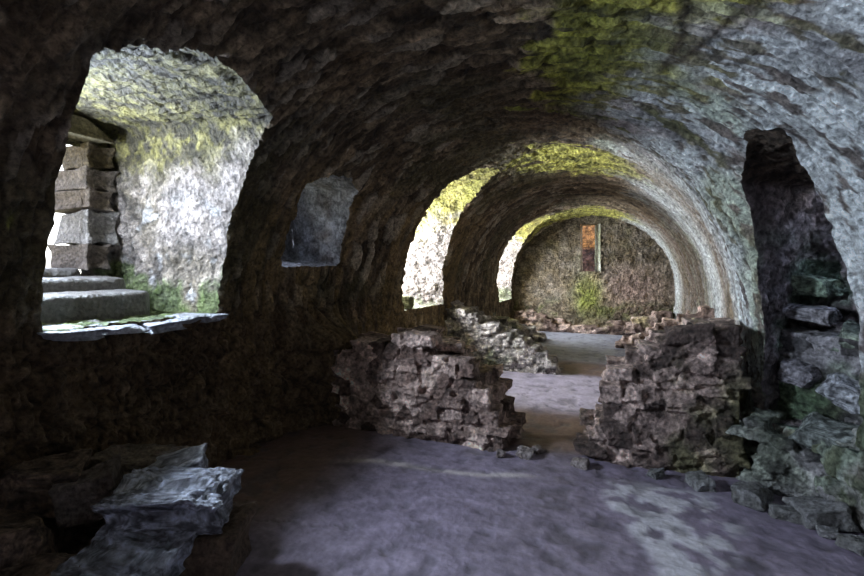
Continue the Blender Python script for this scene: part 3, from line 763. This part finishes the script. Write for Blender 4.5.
# ------------------------------------------------------------------ steps up to the outer doorway
GS = 'worn steps up to the outer doorway'
def step(xf, xb, y0, y1, z0, z1, seed, label):
    nu, nv = 90, 46
    # cross-section from riser foot up and back over the tread, ends turned down
    prof = [(xf, z0), (xf - .005, z0 + (z1 - z0) * .5), (xf - .01, z1 - .03), (xf - .03, z1 - .004), (xf - .06, z1), (xb, z1 + .01), (xb, z0)]
    pl = np.array(prof); seg = np.r_[0, np.cumsum(np.linalg.norm(np.diff(pl, axis=0), axis=1))]
    s = np.linspace(0, seg[-1], nv); px_ = np.interp(s, seg, pl[:, 0]); pz_ = np.interp(s, seg, pl[:, 1])
    a = np.linspace(0, 1, nu); yy = y0 + (y1 - y0) * a
    P = np.zeros((nu, nv, 3)); P[..., 1] = yy[:, None]; P[..., 2] = pz_[None]
    curve = .16 * np.clip((a - .82) / .18, 0, 1) ** 2
    P[..., 0] = px_[None] - curve[:, None] * (px_[None] > xb + .03)
    endr = np.ones((nu, 1)); P[..., 2] -= (.05 * np.clip((a - .93) / .07, 0, 1) ** 2)[:, None]
    v = P.reshape(-1, 3)
    v = v + np.stack([.015 * fbm(v * 7 + seed, 4, 500), 0 * v[:, 0], .012 * fbm(v * 6 + seed, 4, 501)], 1)
    f = grid_faces(nu, nv)
    n0 = len(v)
    extra = []
    # close the two ends
    for r, sgn in ((0, 1), (nu - 1, -1)):
        idx = np.arange(nv) + r * nv; c0 = len(v); v = np.concatenate([v, v[idx].mean(0)[None]])
        for j in range(nv - 1): extra.append((idx[j], idx[j + 1], c0, c0) if sgn > 0 else (idx[j + 1], idx[j], c0, c0))
    m = fbm(v * 6, 4, 502)
    cl = mixc(np.tile([.19, .185, .185], (len(v), 1)), [.08, .065, .05], np.clip(.45 + .8 * m, 0, 1))
    me = bpy.data.meshes.new('stone_step')
    fl = [tuple(int(i) for i in q_) for q_ in f] + [tuple(int(i) for i in q_[:3]) for q_ in extra]
    me.from_pydata([tuple(q_) for q_ in v], [], fl); me.update()
    me.polygons.foreach_set('use_smooth', np.full(len(me.polygons), True))
    set_col(me, cl)
    return link('stone_step', me, M_SLAB, label=label, category='step', group=GS, kind='thing')
step(-3.72, -4.06, 1.72, 2.98, 1.33, 1.58, 1, 'lowest and widest worn step, just above the ragged sill')
step(-4.08, -4.40, 1.72, 3.02, 1.33, 1.69, 2, 'middle worn step with a chipped bright edge')
step(-4.42, -5.10, 1.76, 2.84, 1.33, 1.77, 3, 'top worn step at the foot of the doorway blocks')
# flat slabs along the sill edge
G5 = 'flat slabs along the sill of the stair opening'
for i, (yy, w, lb) in enumerate([(1.95, .36, 'sill slab nearest the dark left jamb'), (2.28, .34, 'cracked sill slab second from the dark left jamb'),
                                 (2.60, .30, 'sill slab with a broken corner near the middle of the opening'), (2.88, .26, 'sill slab second from the mossy right jamb'),
                                 (3.08, .20, 'short sill slab against the mossy right jamb')]):
    boulder('sill_slab', (-3.36 - .02 * (i % 2), yy, 1.355 - .01 * (i % 3)), (.40, w, .07), (.03 * (i % 3 - 1), .05, .12 * (i % 2)), 120 + i, M_SLAB,
            [.50, .53, .60], [.26, .26, .28], 5, .006, lb, 'stone slab', .35, .05, group=G5)

# doorway jamb blocks and lintel
GQ = 'squared jamb blocks of the outer doorway'
zb = [1.76, 1.99, 2.30, 2.50, 2.70, 2.93]
labs = ['bottom jamb block of the outer doorway, standing on the top step', 'tall pale jamb block, second from the bottom', 'narrow jamb block in the middle of the column',
        'jamb block second from the top of the column', 'top jamb block, under the dark lintel']
for i in range(5):
    z0, z1 = zb[i], zb[i + 1]; w = [.22, .30, .24, .30, .26][i]
    cc = ([.16, .13, .11], [.34, .32, .31], [.20, .16, .13], [.24, .20, .17], [.16, .12, .07])[i]
    boulder('jamb_block', (-4.80, 2.84 + w / 2, (z0 + z1) / 2), (.62, w, (z1 - z0) * 1.07), (0, 0, .03 * (i % 3 - 1)), 140 + i, M_RUBBLE, cc, [c_ * .55 for c_ in cc], 5, .006, labs[i], 'stone block', .28, .03, cuts=2, group=GQ)
boulder('stone_lintel', (-4.55, 2.50, 3.02), (.40, 1.0, .18), (0, 0, .0), 150, M_RUBBLE, [.20, .17, .10], [.11, .09, .05], 5, .006, 'heavy dark lintel slab over the outer doorway', 'lintel', .25, .02, cuts=1)
# iron post in the doorway
def rod(name, p, r, h, n=14):
    vs, fs = [], []
    rings = [(0, r * 1.6), (.02, r * 1.6), (.03, r), (h - .03, r), (h - .02, r * 1.5), (h, r * .6)]
    for zz, rr in rings:
        for k in range(n): a = 2 * PI * k / n; vs.append((rr * math.cos(a), rr * math.sin(a), zz))
    for i in range(len(rings) - 1):
        for k in range(n): fs.append((i * n + k, i * n + (k + 1) % n, (i + 1) * n + (k + 1) % n, (i + 1) * n + k))
    fs += [tuple(range(n - 1, -1, -1)), tuple(range((len(rings) - 1) * n, len(rings) * n))]
    me = bpy.data.meshes.new(name); me.from_pydata(vs, [], fs); me.update()
    return link(name, me, M_IRON, loc=p, label='thin dark iron post standing in the bright outer doorway', category='post', kind='thing')
rod('iron_post', (-5.02, 2.66, 1.77), .012, 1.13)

# ------------------------------------------------------------------ daylight
w = bpy.data.worlds.new('overcast'); bpy.context.scene.world = w; w.use_nodes = True
nt = w.node_tree; N = nt.nodes; L = nt.links
bg = N['Background']
tc = N.new('ShaderNodeTexCoord'); sp = N.new('ShaderNodeSeparateXYZ'); L.new(tc.outputs['Generated'], sp.inputs[0])
cr = N.new('ShaderNodeValToRGB')
mr = N.new('ShaderNodeMapRange'); mr.inputs['From Min'].default_value = -1; mr.inputs['From Max'].default_value = 1
L.new(sp.outputs['Z'], mr.inputs['Value']); L.new(mr.outputs[0], cr.inputs[0])
el = cr.color_ramp.elements
el[0].position = 0; el[0].color = (.34, .34, .22, 1)
el[1].position = 1; el[1].color = (.62, .76, 1.15, 1)
e_ = el.new(.47); e_.color = (.42, .41, .28, 1)
e_ = el.new(.52); e_.color = (.95, .98, 1.0, 1)
L.new(cr.outputs[0], bg.inputs[0]); bg.inputs[1].default_value = 1.75
def portal(name, loc, sx, sy, direction):
    ld = bpy.data.lights.new(name, 'AREA'); ld.shape = 'RECTANGLE'; ld.size = sx; ld.size_y = sy; ld.cycles.is_portal = True
    o = bpy.data.objects.new(name, ld); C.objects.link(o); o.location = loc
    o.rotation_euler = Vector(direction).to_track_quat('-Z', 'Y').to_euler()
portal('daylight_stair', (-4.95, 2.25, 2.35), 1.3, 1.3, (1, 0, 0))
portal('daylight_niche', (-3.97, 4.3, 2.3), .75, 1.1, (1, 0, 0))
portal('daylight_window', (-4.32, 6.8, 2.05), 1.3, 2.0, (1, 0, 0))
portal('daylight_far', (-4.25, 12.1, 1.95), 1.9, 2.1, (1, 0, 0))
portal('daylight_behind', (-4.35, -1.2, 1.7), 1.4, 2.1, (1, 0, 0))
portal('daylight_end', ((WX0 + WX1) / 2, FARY + .6, (WZ0 + WZ1) / 2), .6, 1.4, (0, -1, 0))

def daylight(name, loc, sx, sy, direction, power, colour):
    ld = bpy.data.lights.new(name, 'AREA'); ld.shape = 'RECTANGLE'; ld.size = sx; ld.size_y = sy; ld.energy = power; ld.color = colour
    o = bpy.data.objects.new(name, ld); C.objects.link(o); o.location = loc
    o.rotation_euler = Vector(direction).to_track_quat('-Z', 'Y').to_euler()
daylight('fill_stair', (-4.45, 1.85, 2.6), .45, .7, (1, .12, -.08), 85, (.72, .84, 1))  # hidden fill lamp added inside the stair opening
daylight('skylight_window', (-4.2, 6.7, 2.1), .9, 1.5, (1, .1, -.15), 135, (.90, .95, 1))
daylight('skylight_far', (-4.1, 12.0, 1.9), 1.2, 1.5, (1, .1, -.15), 120, (.90, .95, 1))
daylight('fill_behind', (-4.2, -1.2, 1.9), .6, 1.1, (1, .35, -.1), 105, (.80, .86, 1))  # unseen fill lamp added behind the camera

# ------------------------------------------------------------------ camera
cd = bpy.data.cameras.new('camera'); cam = bpy.data.objects.new('camera', cd); C.objects.link(cam)
cd.sensor_fit = 'HORIZONTAL'; cd.sensor_width = 36; cd.lens = 470 / 864 * 36; cd.shift_y = -23 / 864; cd.clip_start = .02
cam.location = (0, 0, 1.8); cam.rotation_euler = (PI / 2, 0, AZ)
sc = bpy.context.scene
sc.camera = cam
sc.view_settings.view_transform = 'Standard'; sc.view_settings.look = 'None'
sc.view_settings.exposure = 1.68; sc.view_settings.gamma = 1; sc.view_settings.use_curve_mapping = False
sc.cycles.use_denoising = True
sc.cycles.max_bounces = 8; sc.cycles.diffuse_bounces = 6
